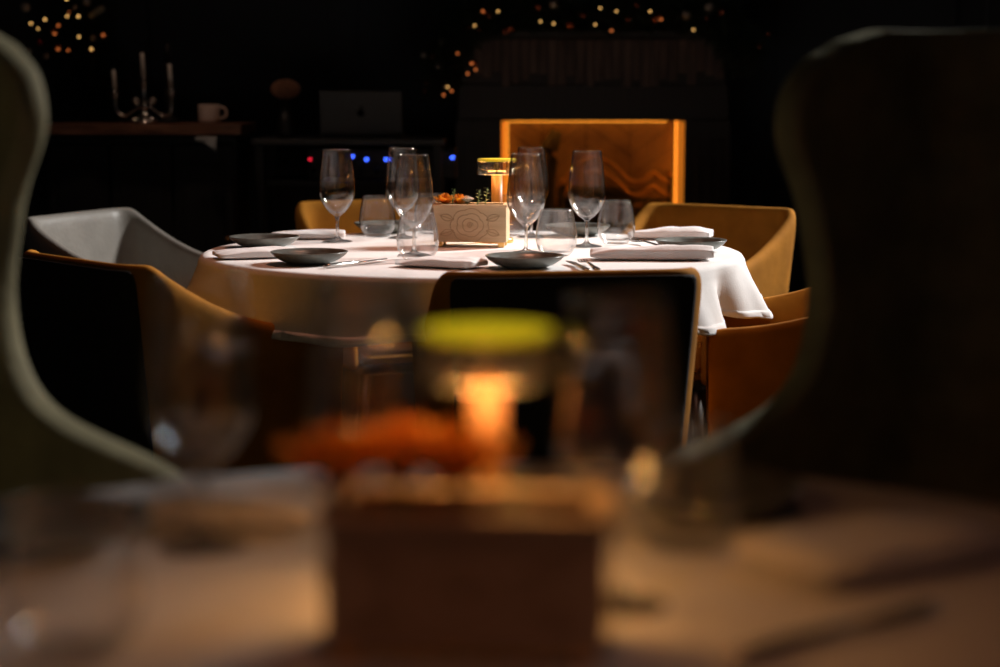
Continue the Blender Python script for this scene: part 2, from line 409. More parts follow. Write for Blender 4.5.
# ------------------------------------------------------------------ glassware
def wall(prof, th):
    """closed glass section: outer profile up, inner profile back down"""
    return prof
wine_out = spline([(.0, 0), (.036, .0012), (.0385, .0026), (.030, .0050), (.012, .0085), (.0050, .017), (.0040, .036), (.0045, .058), (.0085, .070), (.022, .080), (.036, .098), (.0455, .118), (.0475, .138), (.0452, .172), (.0405, .212), (.0365, .2445)], 5)
wine_in = spline([(.0358, .2446), (.0398, .212), (.0444, .172), (.0466, .138), (.0446, .119), (.0350, .100), (.021, .0835), (.009, .0775), (0, .0765)], 5)
tum_out = spline([(0, 0), (.029, .0005), (.0345, .004), (.0455, .020), (.0500, .040), (.0488, .062), (.0440, .090), (.0385, .112)], 5)
tum_in = spline([(.0377, .1121), (.0431, .090), (.0478, .062), (.0489, .041), (.0445, .023), (.034, .0105), (.018, .0085), (0, .0085)], 5)
wine0 = empty('wine_glass'); tum0 = empty('water_tumbler')
cut = [i for i, p in enumerate(wine_out) if p[1] >= .0660][0]; cut2 = [i for i, p in enumerate(wine_out) if p[1] >= .0085][0]
obj('bowl', lathe([(0, wine_out[cut][1])]+wine_out[cut:]+wine_in, 44, False), M['glass'], wine0)
obj('stem', lathe([(0, wine_out[cut2][1]+.0001)]+wine_out[cut2:cut]+[wine_out[cut], (0, wine_out[cut][1])], 20, False), M['solid_glass'], wine0)
obj('foot', lathe(wine_out[:cut2+1]+[(0, wine_out[cut2][1])], 36, False), M['solid_glass'], wine0)
obj('cup', lathe(tum_out+tum_in, 44, False), M['glass'], tum0)
used = set()
def put(proto, x, y, label, cat, group, rz=0, z=TZ+.0035):
    o = proto if proto.name not in used else copy_tree(proto)
    used.add(proto.name); o.location = (x, y, z); o.rotation_euler = (0, 0, rz)
    return tag(o, label, cat, group)
GW, GT = 'wine glasses on the laid table', 'tumblers on the laid table'
for x, y, lb in [(-.428, 4.87, 'leftmost clear wine glass, standing alone behind the two left plates'),
                 (-.262, 4.99, 'rear one of two overlapping wine glasses left of the planter box'),
                 (-.208, 4.47, 'front one of two overlapping wine glasses left of the planter box'),
                 (.064, 4.53, 'clear wine glass right in front of the table lamp stem'),
                 (.085, 5.02, 'wine glass behind another one beside the lamp, against the fireplace glow'),
                 (.221, 4.72, 'rightmost wine glass on the laid table, between two tumblers')]:
    put(wine0, x, y, lb, 'wine glass', GW, random.random()*6)
for x, y, lb in [(-.335, 5.06, 'tumbler between the leftmost wine glass and the glass pair'),
                 (-.194, 4.36, 'tumbler left of the planter box, in front of the glass pair'),
                 (.136, 4.47, 'tumbler at the front, right of the lamp and its wine glass'),
                 (.303, 4.83, 'rightmost tumbler beside the rolled napkin'),
                 (.030, 5.10, 'tumbler at the back of the table behind the lamp'),
                 (-.190, 5.16, 'tumbler at the back of the table behind the glass pair')]:
    put(tum0, x, y, lb, 'tumbler', GT, random.random()*6)
GWN, GTN = 'wine glasses on the foreground table', 'tumblers on the foreground table'
for x, y, lb in [(.0913, 1.41, 'large blurred wine glass right of the foreground lamp'),
                 (-.262, 1.60, 'large blurred wine glass at the left over the foreground napkin'),
                 (-.112, 1.52, 'blurred wine glass left of the foreground lamp behind the flowers')]:
    put(wine0, x, y, lb, 'wine glass', GWN)
for x, y, lb in [(.164, 1.60, 'blurred tumbler on the foreground table right of the planter box'),
                 (-.305, 1.29, 'blurred tumbler in the lower left corner of the foreground table')]:
    put(tum0, x, y, lb, 'tumbler', GTN)

# ------------------------------------------------------------------ plates
def make_plate():
    t = empty('side_plate')
    R = .089
    obj('dish', lathe([(0, 0), (.040, 0), (.048, .0015), (.066, .008), (.082, .0185), (R, .0265), (R+.0006, .0280), (R-.0012, .0290), (.081, .0225), (.064, .0120), (.050, .0075), (0, .0068)], 56), M['stone'], t)
    for k in range(9):                                # pressed rings inside
        r = .016+.0072*k; z = interp([(0, .0070), (.050, .0078), (.064, .0123), (.081, .0228)], r)
        vs, fs = [], []; n = 40
        for q, h in ((-.0018, -.001), (0, .0012), (.0018, -.001)):
            for j in range(n): a = 2*PI*j/n; vs.append(((r+q)*math.cos(a), (r+q)*math.sin(a), z+h+q*.4))
        for i in range(2):
            for j in range(n): fs.append((i*n+j, i*n+(j+1) % n, (i+1)*n+(j+1) % n, (i+1)*n+j))
        obj('ring', (vs, fs), M['stone'], t)
    return t
plate = make_plate()
GP = 'side plates on the laid table'
for x, y, lb in [(-.600, 4.71, 'grey-green ribbed side plate at the far left of the laid table'),
                 (-.441, 4.27, 'grey-green ribbed side plate at the left front with a knife beside it'),
                 (.056, 4.17, 'grey-green ribbed side plate at the front, just above the chair back'),
                 (.475, 4.60, 'dark side plate at the right edge of the cloth'),
                 (-.320, 5.20, 'side plate at the back left of the table behind a tumbler'),
                 (.215, 5.10, 'side plate at the back of the table behind the rightmost wine glass')]:
    put(plate, x, y, lb, 'plate', GP)
for x, y, lb in [(-.40, 1.60, 'blurred dark side plate at the left of the foreground table'),
                 (.20, 1.74, 'blurred dark side plate at the back right of the foreground table')]:
    put(plate, x, y, lb, 'plate', 'side plates on the foreground table')

# ------------------------------------------------------------------ napkins
def make_napkin(L, Wd, T, seed, layers=2, taper=0):
    bm = bmesh.new(); rnd = random.Random(seed)
    for k in range(layers):
        b2 = bmesh.new(); bmesh.ops.create_cube(b2, size=1)
        bmesh.ops.subdivide_edges(b2, edges=[e for e in b2.edges], cuts=7, use_grid_fill=True)
        t = T/layers; ox, oy = rnd.uniform(-.006, .006), rnd.uniform(-.006, .006); sc = 1-.05*k*rnd.random()
        for v in b2.verts:
            x, y, z = v.co.x*2, v.co.y*2, v.co.z*2
            ed = max(abs(x), abs(y))
            th = t*(1.0 if ed < .95 else .62)
            p = Vector((x*3+seed, y*3, k*1.7))
            wob = (noise.noise(p*.55)*.55+noise.noise(p*1.6)*.18)*T*(1 if z > 0 else 0)*(1-.5*abs(y))
            wx = 1 - taper*(.5+.5*x)
            v.co = Vector((x*L/2*sc+ox+noise.noise(p+Vector((9, 0, 0)))*.005, y*Wd/2*sc*wx+oy+noise.noise(p+Vector((0, 9, 0)))*.005, t*(k+.5)+z*th/2+wob-(.35*T*max(0, -x-.2) if z > 0 else 0)))
        me = bpy.data.meshes.new('tmp'); b2.to_mesh(me); b2.free(); bm.from_mesh(me); bpy.data.meshes.remove(me)
    return bm
GN = 'folded napkins on the laid table'
for x, y, L, Wd, T, rz, tp, lb in [
        (-.520, 5.00, .20, .11, .020, .10, 0, 'folded white napkin at the back left of the table'),
        (-.585, 4.42, .19, .10, .022, .35, .2, 'folded white napkin between the two left plates'),
        (-.125, 4.20, .19, .13, .020, -.55, .35, 'folded white napkin at the front before the planter box'),
        (.360, 4.37, .29, .085, .030, -.07, .1, 'long rolled white napkin in front of the right plate'),
        (.455, 4.975, .22, .10, .028, -.25, .1, 'folded white napkin at the back right near the armchair'),
        (-.08, 5.19, .12, .09, .02, .1, .1, 'folded white napkin at the far back behind the lamp')]:
    o = obj('napkin', make_napkin(L, Wd, T, x*10, 1, tp), M['napkin'], None, True, (x, y, TZ+.0045), rz); o.modifiers.new('smooth', 'SUBSURF').render_levels = 1; tag(o, lb, 'napkin', GN)
for x, y, L, Wd, T, rz, tp, lb in [
        (-.255, 1.715, .20, .13, .030, -.25, .2, 'blurred pale napkin at the left of the foreground table'),
        (.325, 1.545, .21, .13, .028, .50, .15, 'blurred reddish napkin at the right of the foreground table')]:
    o = obj('napkin', make_napkin(L, Wd, T, x*10, 1, tp), M['napkin'], None, True, (x, y, TZ+.0045), rz); o.modifiers.new('smooth', 'SUBSURF').render_levels = 1; tag(o, lb, 'napkin', 'napkins on the foreground table')

# ------------------------------------------------------------------ cutlery (lies along +y)
def loft(secs, n=10):
    return tube([(x, y, z) for x, y, z, w, h in secs], [1]*len(secs), n) if False else _loft(secs, n)
def _loft(secs, n):
    bm = bmesh.new(); rings = []
    for x, y, z, w, h in secs:
        rings.append([bm.verts.new((x+math.cos(2*PI*k/n)*w, y, z+math.sin(2*PI*k/n)*h)) for k in range(n)])
    for i in range(len(rings)-1):
        for k in range(n): bm.faces.new((rings[i][k], rings[i][(k+1) % n], rings[i+1][(k+1) % n], rings[i+1][k]))
    bm.faces.new(rings[0][::-1]); bm.faces.new(rings[-1]); return bm
def make_knife():
    t = empty('table_knife')
    obj('handle', loft([(0, -.11, .005, .006, .003), (0, -.10, .006, .009, .0045), (0, -.05, .006, .008, .0045), (0, 0, .006, .006, .004), (0, .012, .006, .005, .003)]), M['steel'], t)
    obj('blade', loft([(0, .010, .006, .005, .0022), (.001, .03, .006, .009, .0014), (.001, .08, .006, .010, .0012), (-.001, .105, .006, .008, .001), (-.005, .118, .006, .002, .0006)]), M['steel'], t)
    return t
def make_fork():
    t = empty('table_fork')
    obj('handle', loft([(0, -.10, .005, .007, .0022), (0, -.09, .006, .0095, .003), (0, -.04, .007, .006, .003), (0, .03, .010, .0035, .0026), (0, .045, .010, .005, .0022), (0, .058, .008, .0125, .0016), (0, .066, .007, .0128, .0014)]), M['steel'], t)
    for k in range(4):
        x = -.0102+.0068*k
        obj('tine', loft([(x, .064, .007, .0023, .0013), (x, .09, .006, .002, .0012), (x*.97, .108, .009, .0012, .0008)], 6), M['steel'], t)
    return t
knife, fork = make_knife(), make_fork()
GC = 'cutlery on the laid table'
for proto, x, y, rz, lb in [
        (knife, -.330, 4.235, -.62, 'steel knife leaning out beside the left front plate'),
        (knife, .176, 4.155, .15, 'steel knife right of the front plate'),
        (fork, .203, 4.165, .12, 'steel fork beside the knife right of the front plate'),
        (fork, .385, 4.735, .35, 'steel fork between the right plate and the rightmost tumbler')]:
    put(proto, x, y, lb, 'cutlery', GC, rz)
put(knife, .25, 1.33, 'blurred knife on the right of the foreground table', 'cutlery', 'cutlery on the foreground table', -.9)

# ------------------------------------------------------------------ table lamps
def make_lamp():
    t = empty('table_lamp')
    obj('base', lathe([(0, 0), (.042, 0), (.0435, .002), (.0435, .010), (.041, .0125), (0, .0125)], 40), M['brass'], t)
    obj('stem', lathe([(0, .0125), (.0145, .0125), (.0145, .189), (0, .189)], 28), M['stem'], t)
    obj('rod', tube([(0, 0, .188), (0, 0, .2285)], .0035, 10), M['iron'], t)
    sh = obj('shade', lathe([(.0520, .191), (.0525, .190), (.0530, .191), (.0530, .232), (.0525, .233), (.0515, .232), (.0515, .191), (.0520, .191)], 48, False), M['smoke_glass'], t)
    for k in range(24):
        a = 2*PI*k/24; obj('rib', bx((.0512*math.cos(a), .0512*math.sin(a), .2115), (.0016, .0022, .038), 0, Matrix.Rotation(a, 3, 'Z')), M['smoke_glass'], sh, False)
    obj('cap', lathe([(0, .2284), (.0488, .2284), (.0490, .2266), (.0508, .2266), (.0510, .2312), (.0500, .2325), (.030, .2335), (0, .2338)], 40), M['cap'], t)
    obj('led_ring', lathe([(.034, .2270), (.048, .2270), (.048, .2282), (.034, .2282), (.034, .2270)], 32, False), M['led'], t)
    return t
lamp = make_lamp(); lamp.scale = (1, 1, .94)
lamp.location = (-.008, 4.87, TZ+.0035); tag(lamp, 'small lit brass table lamp with clear round shade behind the planter box', 'table lamp', 'cordless table lamps')
lamp2 = copy_tree(lamp); lamp2.location = (-.010, 1.42, TZ+.0035)
for o in lamp2.children:
    if o.name.startswith('led_ring'): o.material_slots[0].link = 'OBJECT'; o.material_slots[0].material = M['led_bright']
tag(lamp2, 'blurred lit table lamp with a bright yellow cap in the foreground', 'table lamp', 'cordless table lamps')

# ------------------------------------------------------------------ planter boxes with an engraved rose
def strokes():
    """rose emblem, unit size: list of polylines in (x, z)"""
    out = []
    for ring, (n, rad, amp) in enumerate([(7, .46, .05), (5, .31, .05), (3, .17, .04)]):
        for k in range(n):
            a0 = 2*PI*k/n+ring*.5; a1 = a0+2*PI/n*1.12
            out.append([((rad+amp*math.sin(PI*j/10))*math.cos(a0+(a1-a0)*j/10)*1.15, (rad+amp*math.sin(PI*j/10))*math.sin(a0+(a1-a0)*j/10)) for j in range(11)])
    out.append([(.10*(1-j/18)*math.cos(j*.75), .10*(1-j/18)*math.sin(j*.75)) for j in range(19)])
    for s in (-1, 1):                                  # leaves either side
        for tilt in (.35, -.35):
            c, sn = math.cos(tilt), math.sin(tilt)
            for bend in (-.11, .11, 0):
                pl = []
                for j in range(9):
                    u = j/8; x = .52+.42*u; z = bend*math.sin(PI*u)
                    xx, zz = x*c-z*sn, x*sn+z*c
                    pl.append((s*xx, zz*.9))
                out.append(pl)
    return out
def make_planter():
    t = empty('planter_box')
    Wd, D, H, z0, th = .186, .095, .090, .013, .009
    obj('front_board', bx((0, -D/2+th/2, z0+H/2), (Wd, th, H), .0015), M['birch'], t, False)
    obj('back_board', bx((0, D/2-th/2, z0+H/2), (Wd, th, H), .0015), M['birch'], t, False)
    for s in (-1, 1): obj('side_board', bx((s*(Wd/2-th/2), 0, z0+H/2), (th, D-2*th, H), .0015), M['birch'], t, False)
    obj('bottom_board', bx((0, 0, z0+.005), (Wd-2*th, D-2*th, .008)), M['birch'], t, False)
    obj('soil', bx((0, 0, z0+.05), (Wd-2*th, D-2*th, .055), .004), M['bark'], t)
    rim = bmesh.new()
    box(rim, (0, -D/2+.003, z0+H+.0025), (Wd+.006, .018, .006), .0015); box(rim, (0, D/2-.003, z0+H+.0025), (Wd+.006, .018, .006), .0015)
    for s in (-1, 1): box(rim, (s*(Wd/2-.003), 0, z0+H+.0025), (.018, D-.022, .006), .0015)
    obj('rim', rim, M['birch'], t, False)
    for sx in (-1, 1):
        for sy in (-1, 1): obj('foot', bx((sx*(Wd/2-.014), sy*(D/2-.014), .0065), (.016, .016, .013), .001), M['brass'], t, False)
    bm = bmesh.new()
    for pl in strokes():
        tube([(x*.086, -D/2-.0004, z0+H*.48+z*.084) for x, z in pl], .0011, 5, bm)
    tag(obj('engraved_rose', bm, M['engrave'], t), 'engraved rose emblem with leaves')
    return t
pl0 = make_planter()
pl0.location = (-.072, 4.755, TZ+.0035); pl0.rotation_euler = (0, 0, -.10)
tag(pl0, 'pale birch planter box with engraved rose on the laid table', 'planter box', 'birch planter boxes')
pl1 = copy_tree(pl0); pl1.scale = (1.06, 1, 1); pl1.location = (-.022, 1.30, TZ+.0035); pl1.rotation_euler = (0, 0, -.06)
tag(pl1, 'blurred planter box in shadow, lowest in the foreground centre', 'planter box', 'birch planter boxes')

# ------------------------------------------------------------------ flowers
def petal(bm, ang, tilt, r, w, h, z0):
    nu, nv = 5, 5; V = []
    for i in range(nv):
        v = i/(nv-1)
        for j in range(nu):
            u = (j/(nu-1)-.5)*2
            wd = w*math.sin(PI*(.18+.72*v))
            rad = r*(.25+.75*math.sin(v*PI/2)) + tilt*v*v*h
            a = ang+u*wd/max(rad, .004)*.6
            V.append(bm.verts.new((rad*math.cos(a), rad*math.sin(a), z0+h*v*(1-.12*u*u)-tilt*v*v*h*.35)))
    for i in range(nv-1):
        for j in range(nu-1): bm.faces.new((V[i*nu+j], V[i*nu+j+1], V[(i+1)*nu+j+1], V[(i+1)*nu+j]))
def make_rose(name, size, m, seed):
    rnd = random.Random(seed); t = empty(name)
    bm = bmesh.new()
    for ring in range(5):
        n = 3+ring
        for k in range(n):
            petal(bm, 2*PI*k/n+ring*.7+rnd.uniform(-.2, .2), .04+.07*ring, size*(.12+.17*ring), size*(.34+.09*ring), size*(.95-.07*ring), 0)
    o = obj('bloom', bm, m, t); s = o.modifiers.new('thickness', 'SOLIDIFY'); s.thickness = .0008
    obj('stem', tube([(0, 0, .003), (.001, .001, -size*.9)], .0022, 6), M['leaf'], t)
    for k in range(4):
        a = k*1.57+rnd.random(); c, s_ = math.cos(a), math.sin(a); L = size*.55
        vs = [(c*L*u-s_*q*L*.32*math.sin(PI*min(1, u+.05)), s_*L*u+c*q*L*.32*math.sin(PI*min(1, u+.05)), -.002-.25*L*u*u+abs(q)*.002) for u in (0, .25, .5, .75, 1) for q in (-1, 0, 1)]
        obj('sepal', (vs, grid_faces(5, 3)), M['leaf'], t)
    return t
def make_sprig(h, seed, m):
    rnd = random.Random(seed); t = empty('foliage_sprig')
    obj('stem', tube([(0, 0, -h*.5), (0, 0, 0), (.004, .002, h*.6), (.008, -.002, h)], [.0016, .0016, .0012, .0006], 5), M['leaf'], t)
    for k in range(13):
        a = k*2.4; z = h*(.1+.9*k/13); L = h*.34*(1.15-.5*k/13); up = .5
        c, s_ = math.cos(a), math.sin(a)
        vs = [(c*L*u-s_*q*L*.3*math.sin(PI*min(1, u+.06))+.006*z/h, s_*L*u+c*q*L*.3*math.sin(PI*min(1, u+.06)), z+up*L*u-.4*L*u*u) for u in (0, .3, .6, 1) for q in (-1, 0, 1)]
        obj('leaf', (vs, grid_faces(4, 3)), m, t)
    return t
def bouquet(px, py, rz, where, items):
    c, s_ = math.cos(rz), math.sin(rz)
    for (kind, x, y, z, sz, lb) in items:
        o = make_rose('peach_rose', sz, M['rose'], hash((x, y)) % 99) if kind == 'r' else make_rose('ivory_blossom', sz, M['ivory'], 5) if kind == 'i' else make_sprig(sz, int(x*1000) % 97, M['leaf'])
        o.location = (px+c*x-s_*y, py+s_*x+c*y, TZ+z)
        tag(o, lb+' '+where, 'sprig' if kind == 's' else 'flower', 'flowers in the planter of the '+('laid table' if py > 3 else 'foreground table'))
bouquet(-.072, 4.755, -.10, 'in the planter on the laid table', [
    ('r', -.068, -.008, .112, .030, 'left peach rose'), ('r', -.034, .008, .110, .030, 'right peach rose'),
    ('i', -.012, -.005, .116, .018, 'small ivory blossom'), ('s', .012, .012, .102, .046, 'low dark green sprig'),
    ('s', .034, -.002, .106, .048, 'yellow-green leafy sprig'), ('s', -.048, -.024, .112, .040, 'thin upright green sprig')])
bouquet(-.022, 1.30, -.06, 'in the blurred foreground planter', [
    ('r', -.092, -.006, .128, .046, 'leftmost peach rose'), ('r', -.050, .018, .128, .048, 'middle peach rose'), ('r', -.010, -.010, .130, .046, 'rightmost peach rose'),
    ('s', .030, .004, .092, .040, 'green leafy sprig')])

# ------------------------------------------------------------------ fireplace
FX0, FX1, FY, FZT = -.008, .748, 7.40, 1.04
fp = empty('fireplace', ((FX0+FX1)/2, FY, 0), 0, 'dark wooden fireplace with an amber-lit firebox and slatted frieze', 'fireplace')
FC = (FX0+FX1)/2; DEP = .44
def fpart(name, c, s, m, bev=.004, parent=None, smooth=False):
    return obj(name, bx((c[0]-FC, c[1]-FY, c[2]), s, bev), m, parent or fp, smooth)
for s in (-1, 1):
    jx = FC+s*((FX1-FX0)/2+.085)
    j = fpart('jamb', (jx, FY+.22, .515), (.17, .44, 1.03), M['surround'])
    for k in range(3): fpart('flute', (jx+(k-1)*.045, FY-.006, .55), (.022, .014, .80), M['surround'], .003, j)
    fpart('plinth', (jx, FY-.012, .09), (.19, .026, .18), M['surround'], .004, j)
fpart('lintel', (FC, FY+.22, 1.10), (1.078, .44, .14), M['surround'])
nb = 27; rr = random.Random(4)                          # frieze of uneven upright slats
for k in range(nb):
    w = .99/nb; h = rr.uniform(.12, .19)
    fpart('slat', (FC-.495+w*(k+.5)+.02, FY-.008, 1.345-h/2), (w*.86, .02+rr.uniform(0, .014), h), M['frieze'], .002)
fpart('frieze_board', (FC, FY+.22, 1.26), (1.05, .44, .18), M['surround'])
fpart('mantel_shelf', (FC+.02, FY+.20, 1.365), (1.12, .52, .035), M['surround'], .006)
fpart('hearth', (FC, FY+.06, .025), (1.09, .76, .05), M['surround'], .006)
fpart('firebox_floor', (FC, FY+.23, .11), (FX1-FX0, .42, .12), M['iron'])
for s in (-1, 1): fpart('cheek', (FC+s*((FX1-FX0)/2+.004), FY+.24, .6), (.012, .39, .85), M['firebrick'], 0)
fpart('firebox_top', (FC, FY+.24, FZT-.004), (FX1-FX0, .39, .012), M['firebrick'], 0)
# herringbone back: chevron bricks clipped to the opening
def clip(poly, x0, x1, z0, z1):
    for ax, v, sg in ((0, x0, 1), (0, x1, -1), (1, z0, 1), (1, z1, -1)):
        out = []
        for i in range(len(poly)):
            a, b = poly[i-1], poly[i]; da, db = sg*(a[ax]-v), sg*(b[ax]-v)
            if (da >= 0) != (db >= 0):
                t = da/(da-db); out.append((a[0]+(b[0]-a[0])*t, a[1]+(b[1]-a[1])*t))
            if db >= 0: out.append(b)
        poly = out
        if not poly: return poly
    return poly
bk = fpart('fireback', (FC, FY+.44, .6), (FX1-FX0, .01, .86), M['iron'], 0)
hw = (FX1-FX0)/2; bw = .185
for col_ in range(4):
    x0 = -hw+col_*bw; x1 = x0+bw; sg = 1 if col_ % 2 else -1
    for k in range(-3, 14):
        zb = .17+k*.088; s0, s1 = (0, bw) if sg > 0 else (bw, 0)
        g = .0016
        poly = clip([(x0+g, zb+s0*.7+g), (x1-g, zb+s1*.7+g), (x1-g, zb+s1*.7+.088-g), (x0+g, zb+s0*.7+.088-g)], -hw, hw, .17, FZT-.01)
        if len(poly) < 3: continue
        n = len(poly); dy = .425+rr.uniform(-.004, .004)
        vs = [(x, dy, z) for x, z in poly]+[(x, .437, z) for x, z in poly]
        fs = [tuple(range(n))]+[(i, i+n, (i+1) % n+n, (i+1) % n) for i in range(n)]
        obj('brick', (vs, fs), M['firebrick'], bk, False)
# amber led strips tucked behind the frame
for s in (-1, 1):
    fpart('lip', (FC+s*(hw-.004), FY+.012, .60), (.020, .022, .87), M['surround'], .002)
    fpart('led_strip', (FC+s*(hw-.006), FY+.036, .85), (.004, .014, .32), M['fire_led'], 0)
fpart('lip', (FC, FY+.012, FZT-.003), (2*hw, .022, .022), M['surround'], .002)
fpart('led_strip', (FC, FY+.036, FZT-.011), (2*hw-.03, .014, .004), M['fire_led'], 0)
fpart('glow_panel', (FC-(hw-.022), FY+.424, .60), (.026, .010, .84), M['glow_panel'], 0)  # emissive band stands in for light on the back's left edge
fpart('glow_panel', (FC+hw-.005, FY+.24, .60), (.006, .36, .84), M['glow_panel'], 0)  # emissive sheet stands in for the brightly lit right cheek
for x in (-hw+.040, hw-.012): fpart('led_strip', (FC+x, FY+.402, .62), (.003, .010, .80), M['back_led'], 0)
fpart('led_strip', (FC, FY+.402, FZT-.022), (2*hw-.10, .010, .003), M['back_led'], 0)
# wrought grate with wavy bars
gr = empty('fire_grate', (.46, 7.62, .17), 0, 'bronze fire grate with two wavy bars in the amber firebox', 'fire grate')
for dz, m in ((0, 'bronze'), (-.055, 'bronze')):
    pts = spline([(-.20, 0, .60+dz), (-.13, 0, .68+dz), (-.06, 0, .70+dz), (.01, 0, .665+dz), (.07, 0, .610+dz), (.12, 0, .605+dz), (.165, 0, .640+dz), (.20, 0, .615+dz), (.235, 0, .600+dz)], 6)
    obj('wavy_bar', tube(pts, .0105, 8, None, .8, (0, 1, 0)), M[m], gr)
for x, h in ((-.20, .60), (.235, .63)):
    obj('post', tube([(x, 0, .003), (x, 0, h)], .009, 8), M['iron'], gr)
    obj('finial', lathe([(0, h-.01), (.010, h-.006), (.014, h+.004), (.010, h+.016), (0, h+.019)], 14), M['bronze'], gr).location = (x, 0, 0)
for k in range(7): obj('bar', tube([(-.14+k*.055, 0, .04), (-.14+k*.055, 0, .53)], .006, 6), M['iron'], gr)
obj('rail', tube([(-.20, 0, .10), (.235, 0, .10)], .008, 8), M['iron'], gr)
obj('rail', tube([(-.20, 0, .53), (.235, 0, .53)], .008, 8), M['iron'], gr)
def make_log(pts, rads, label, seed):
    bm = tube(spline(pts, 5), [a for (a,) in spline([(q,) for q in rads], 5)], 12)
    for v in bm.verts: v.co += Vector((noise.noise(v.co*22+Vector((seed, 0, 0))), noise.noise(v.co*22+Vector((0, seed, 0))), 0))*.006
    o = obj('fire_log', bm, M['bark']); o['seed'] = seed
    return tag(o, label, 'log', 'logs in the firebox')
make_log([(.135, 7.47, .172), (.155, 7.475, .55), (.180, 7.48, .84), (.225, 7.49, .985)], [.050, .056, .050, .024], 'tall charred log leaning upright in the firebox', 1)
for k, (z, xa, xb, rad, lb) in enumerate([(.228, .06, .68, .055, 'lowest charred log lying in the firebox'), (.335, .10, .66, .052, 'second lowest charred log of the firebox stack'),
                                     (.436, .07, .62, .048, 'middle charred log of the firebox stack'), (.530, .12, .68, .046, 'second highest charred log of the firebox stack'),
                                     (.622, .09, .60, .045, 'charred log second from the top of the firebox stack'), (.708, .24, .56, .040, 'short charred log on top of the firebox stack')]):
    make_log([(xa, 7.735, z), ((xa+xb)/2, 7.725, z+.004), (xb, 7.735, z-.002)], [rad*.95, rad, rad*.9], lb, k+2)

# ------------------------------------------------------------------ garlands and baubles
def needles(path, spread, n, L, seed):
    rnd = random.Random(seed); vs, fs = [], []
    for _ in range(n):
        t = rnd.random()*(len(path)-1); i = int(t); p = Vector(path[i]).lerp(Vector(path[min(i+1, len(path)-1)]), t-i)
        d = Vector((rnd.gauss(0, 1), rnd.gauss(0, 1), rnd.gauss(0, 1))).normalized()
        q = p+d*spread*rnd.random()**.6; e = (d+Vector((rnd.gauss(0, .5), rnd.gauss(0, .5), rnd.gauss(0, .5)))).normalized()*L
        sd = e.cross(Vector((rnd.random(), rnd.random(), rnd.random()))).normalized()*L*.05
        k = len(vs); vs += [q-sd, q+sd, q+e]; fs.append((k, k+1, k+2))
    return ([tuple(v) for v in vs], fs)
bm = bmesh.new(); bmesh.ops.create_icosphere(bm, subdivisions=2, radius=1); me_b = bpy.data.meshes.new('bauble'); bm.to_mesh(me_b); bm.free()
me_b.polygons.foreach_set('use_smooth', [True]*len(me_b.polygons))
def ball(name, loc, r, m, parent):
    me = BALLS.get(m.name)
    if me is None:
        me = me_b.copy(); me.materials.append(m); BALLS[m.name] = me
    o = bpy.data.objects.new(name, me); COL.objects.link(o); o.parent = parent; o.location = loc; o.scale = (r, r, r); return o
BALLS = {}
gar = empty('mantel_garland', (.40, 7.30, 1.383), 0, 'fir garland with copper baubles and fairy lights on the mantel', 'garland')
path = spline([(-.64, -.02, -.21), (-.62, -.04, -.12), (-.56, -.04, -.02), (-.46, 0, .05), (-.30, .02, .07), (0, .03, .055), (.30, .02, .065), (.46, 0, .03), (.52, -.04, -.05), (.545, -.03, -.10)], 6)
obj('cord', tube(path, .008, 6), M['bark'], gar)
tag(obj('fir_needles', needles(path, .085, 9000, .05, 3), M['needle'], gar, False), kind='stuff')
def w2g(px, py, d=7.25):
    k = 1853/d; return ((px-500)/k - .40, d-7.30, 1.156+(88-py)/k - 1.383)
rg = random.Random(11)
for px, py in [(484, 14), (490, 17), (468, 30), (479, 31), (443, 42), (446, 49), (425, 56), (433, 57), (440, 67), (454, 66), (471, 63), (474, 64), (427, 83), (425, 91), (446, 86), (510, 30), (505, 33), (537, 9), (553, 6), (569, 26), (582, 17), (627, 21), (654, 21), (658, 19), (684, 17), (704, 20), (719, 14), (742, 39), (765, 35), (756, 47), (635, 7), (706, 9)]:
    ball('bauble', w2g(px, py), rg.uniform(.010, .019), M['copper'] if rg.random() < .75 else M['pearl'], gar)
for px, py, st in [(475, 27, 1), (498, 13, 1), (540, 23, 1), (553, 25, 1), (599, 10, 1), (615, 13, 1), (648, 13, 1), (594, 26, 1), (610, 32, 0), (691, 31, 1), (448, 87, 1), (452, 91, 0), (444, 95, 0), (472, 64, 0), (476, 70, 0), (468, 74, 0), (458, 54, 0), (659, 21, 0), (483, 13, 0)]:
    ball('fairy_light', w2g(px, py, 7.2), .0040 if st else .0050, M['fairy'] if st else M['fairy_dim'], gar)

# Christmas tree behind the sideboard
tr = empty('christmas_tree', (-1.66, 7.60, 0), 0, 'dark Christmas tree with tiny warm lights in the upper left corner', 'tree')
obj('trunk', tube([(0, 0, .003), (0, 0, 2.3)], [.04, .012], 10), M['bark'], tr)
tv, tf = [], []; rt = random.Random(5)
for k in range(46):
    z = .55+1.7*k/46; R = .17*(1-(z-.5)/2.2)+.03; a = k*2.4
    bp = [(0, 0, z), (R*.5*math.cos(a), R*.5*math.sin(a), z-.02), (R*math.cos(a), R*math.sin(a), z-.09)]
    obj('branch', tube(bp, [.009, .006, .003], 5), M['bark'], tr)
    v, f = needles(bp, .055, 230, .045, k); o = len(tv); tv += v; tf += [tuple(i+o for i in q) for q in f]
tag(obj('fir_needles', (tv, tf), M['needle'], tr, False), kind='stuff')
def w2t(px, py, d): k = 1853/d; return ((px-500)/k+1.66, d-7.60, 1.156+(88-py)/k)
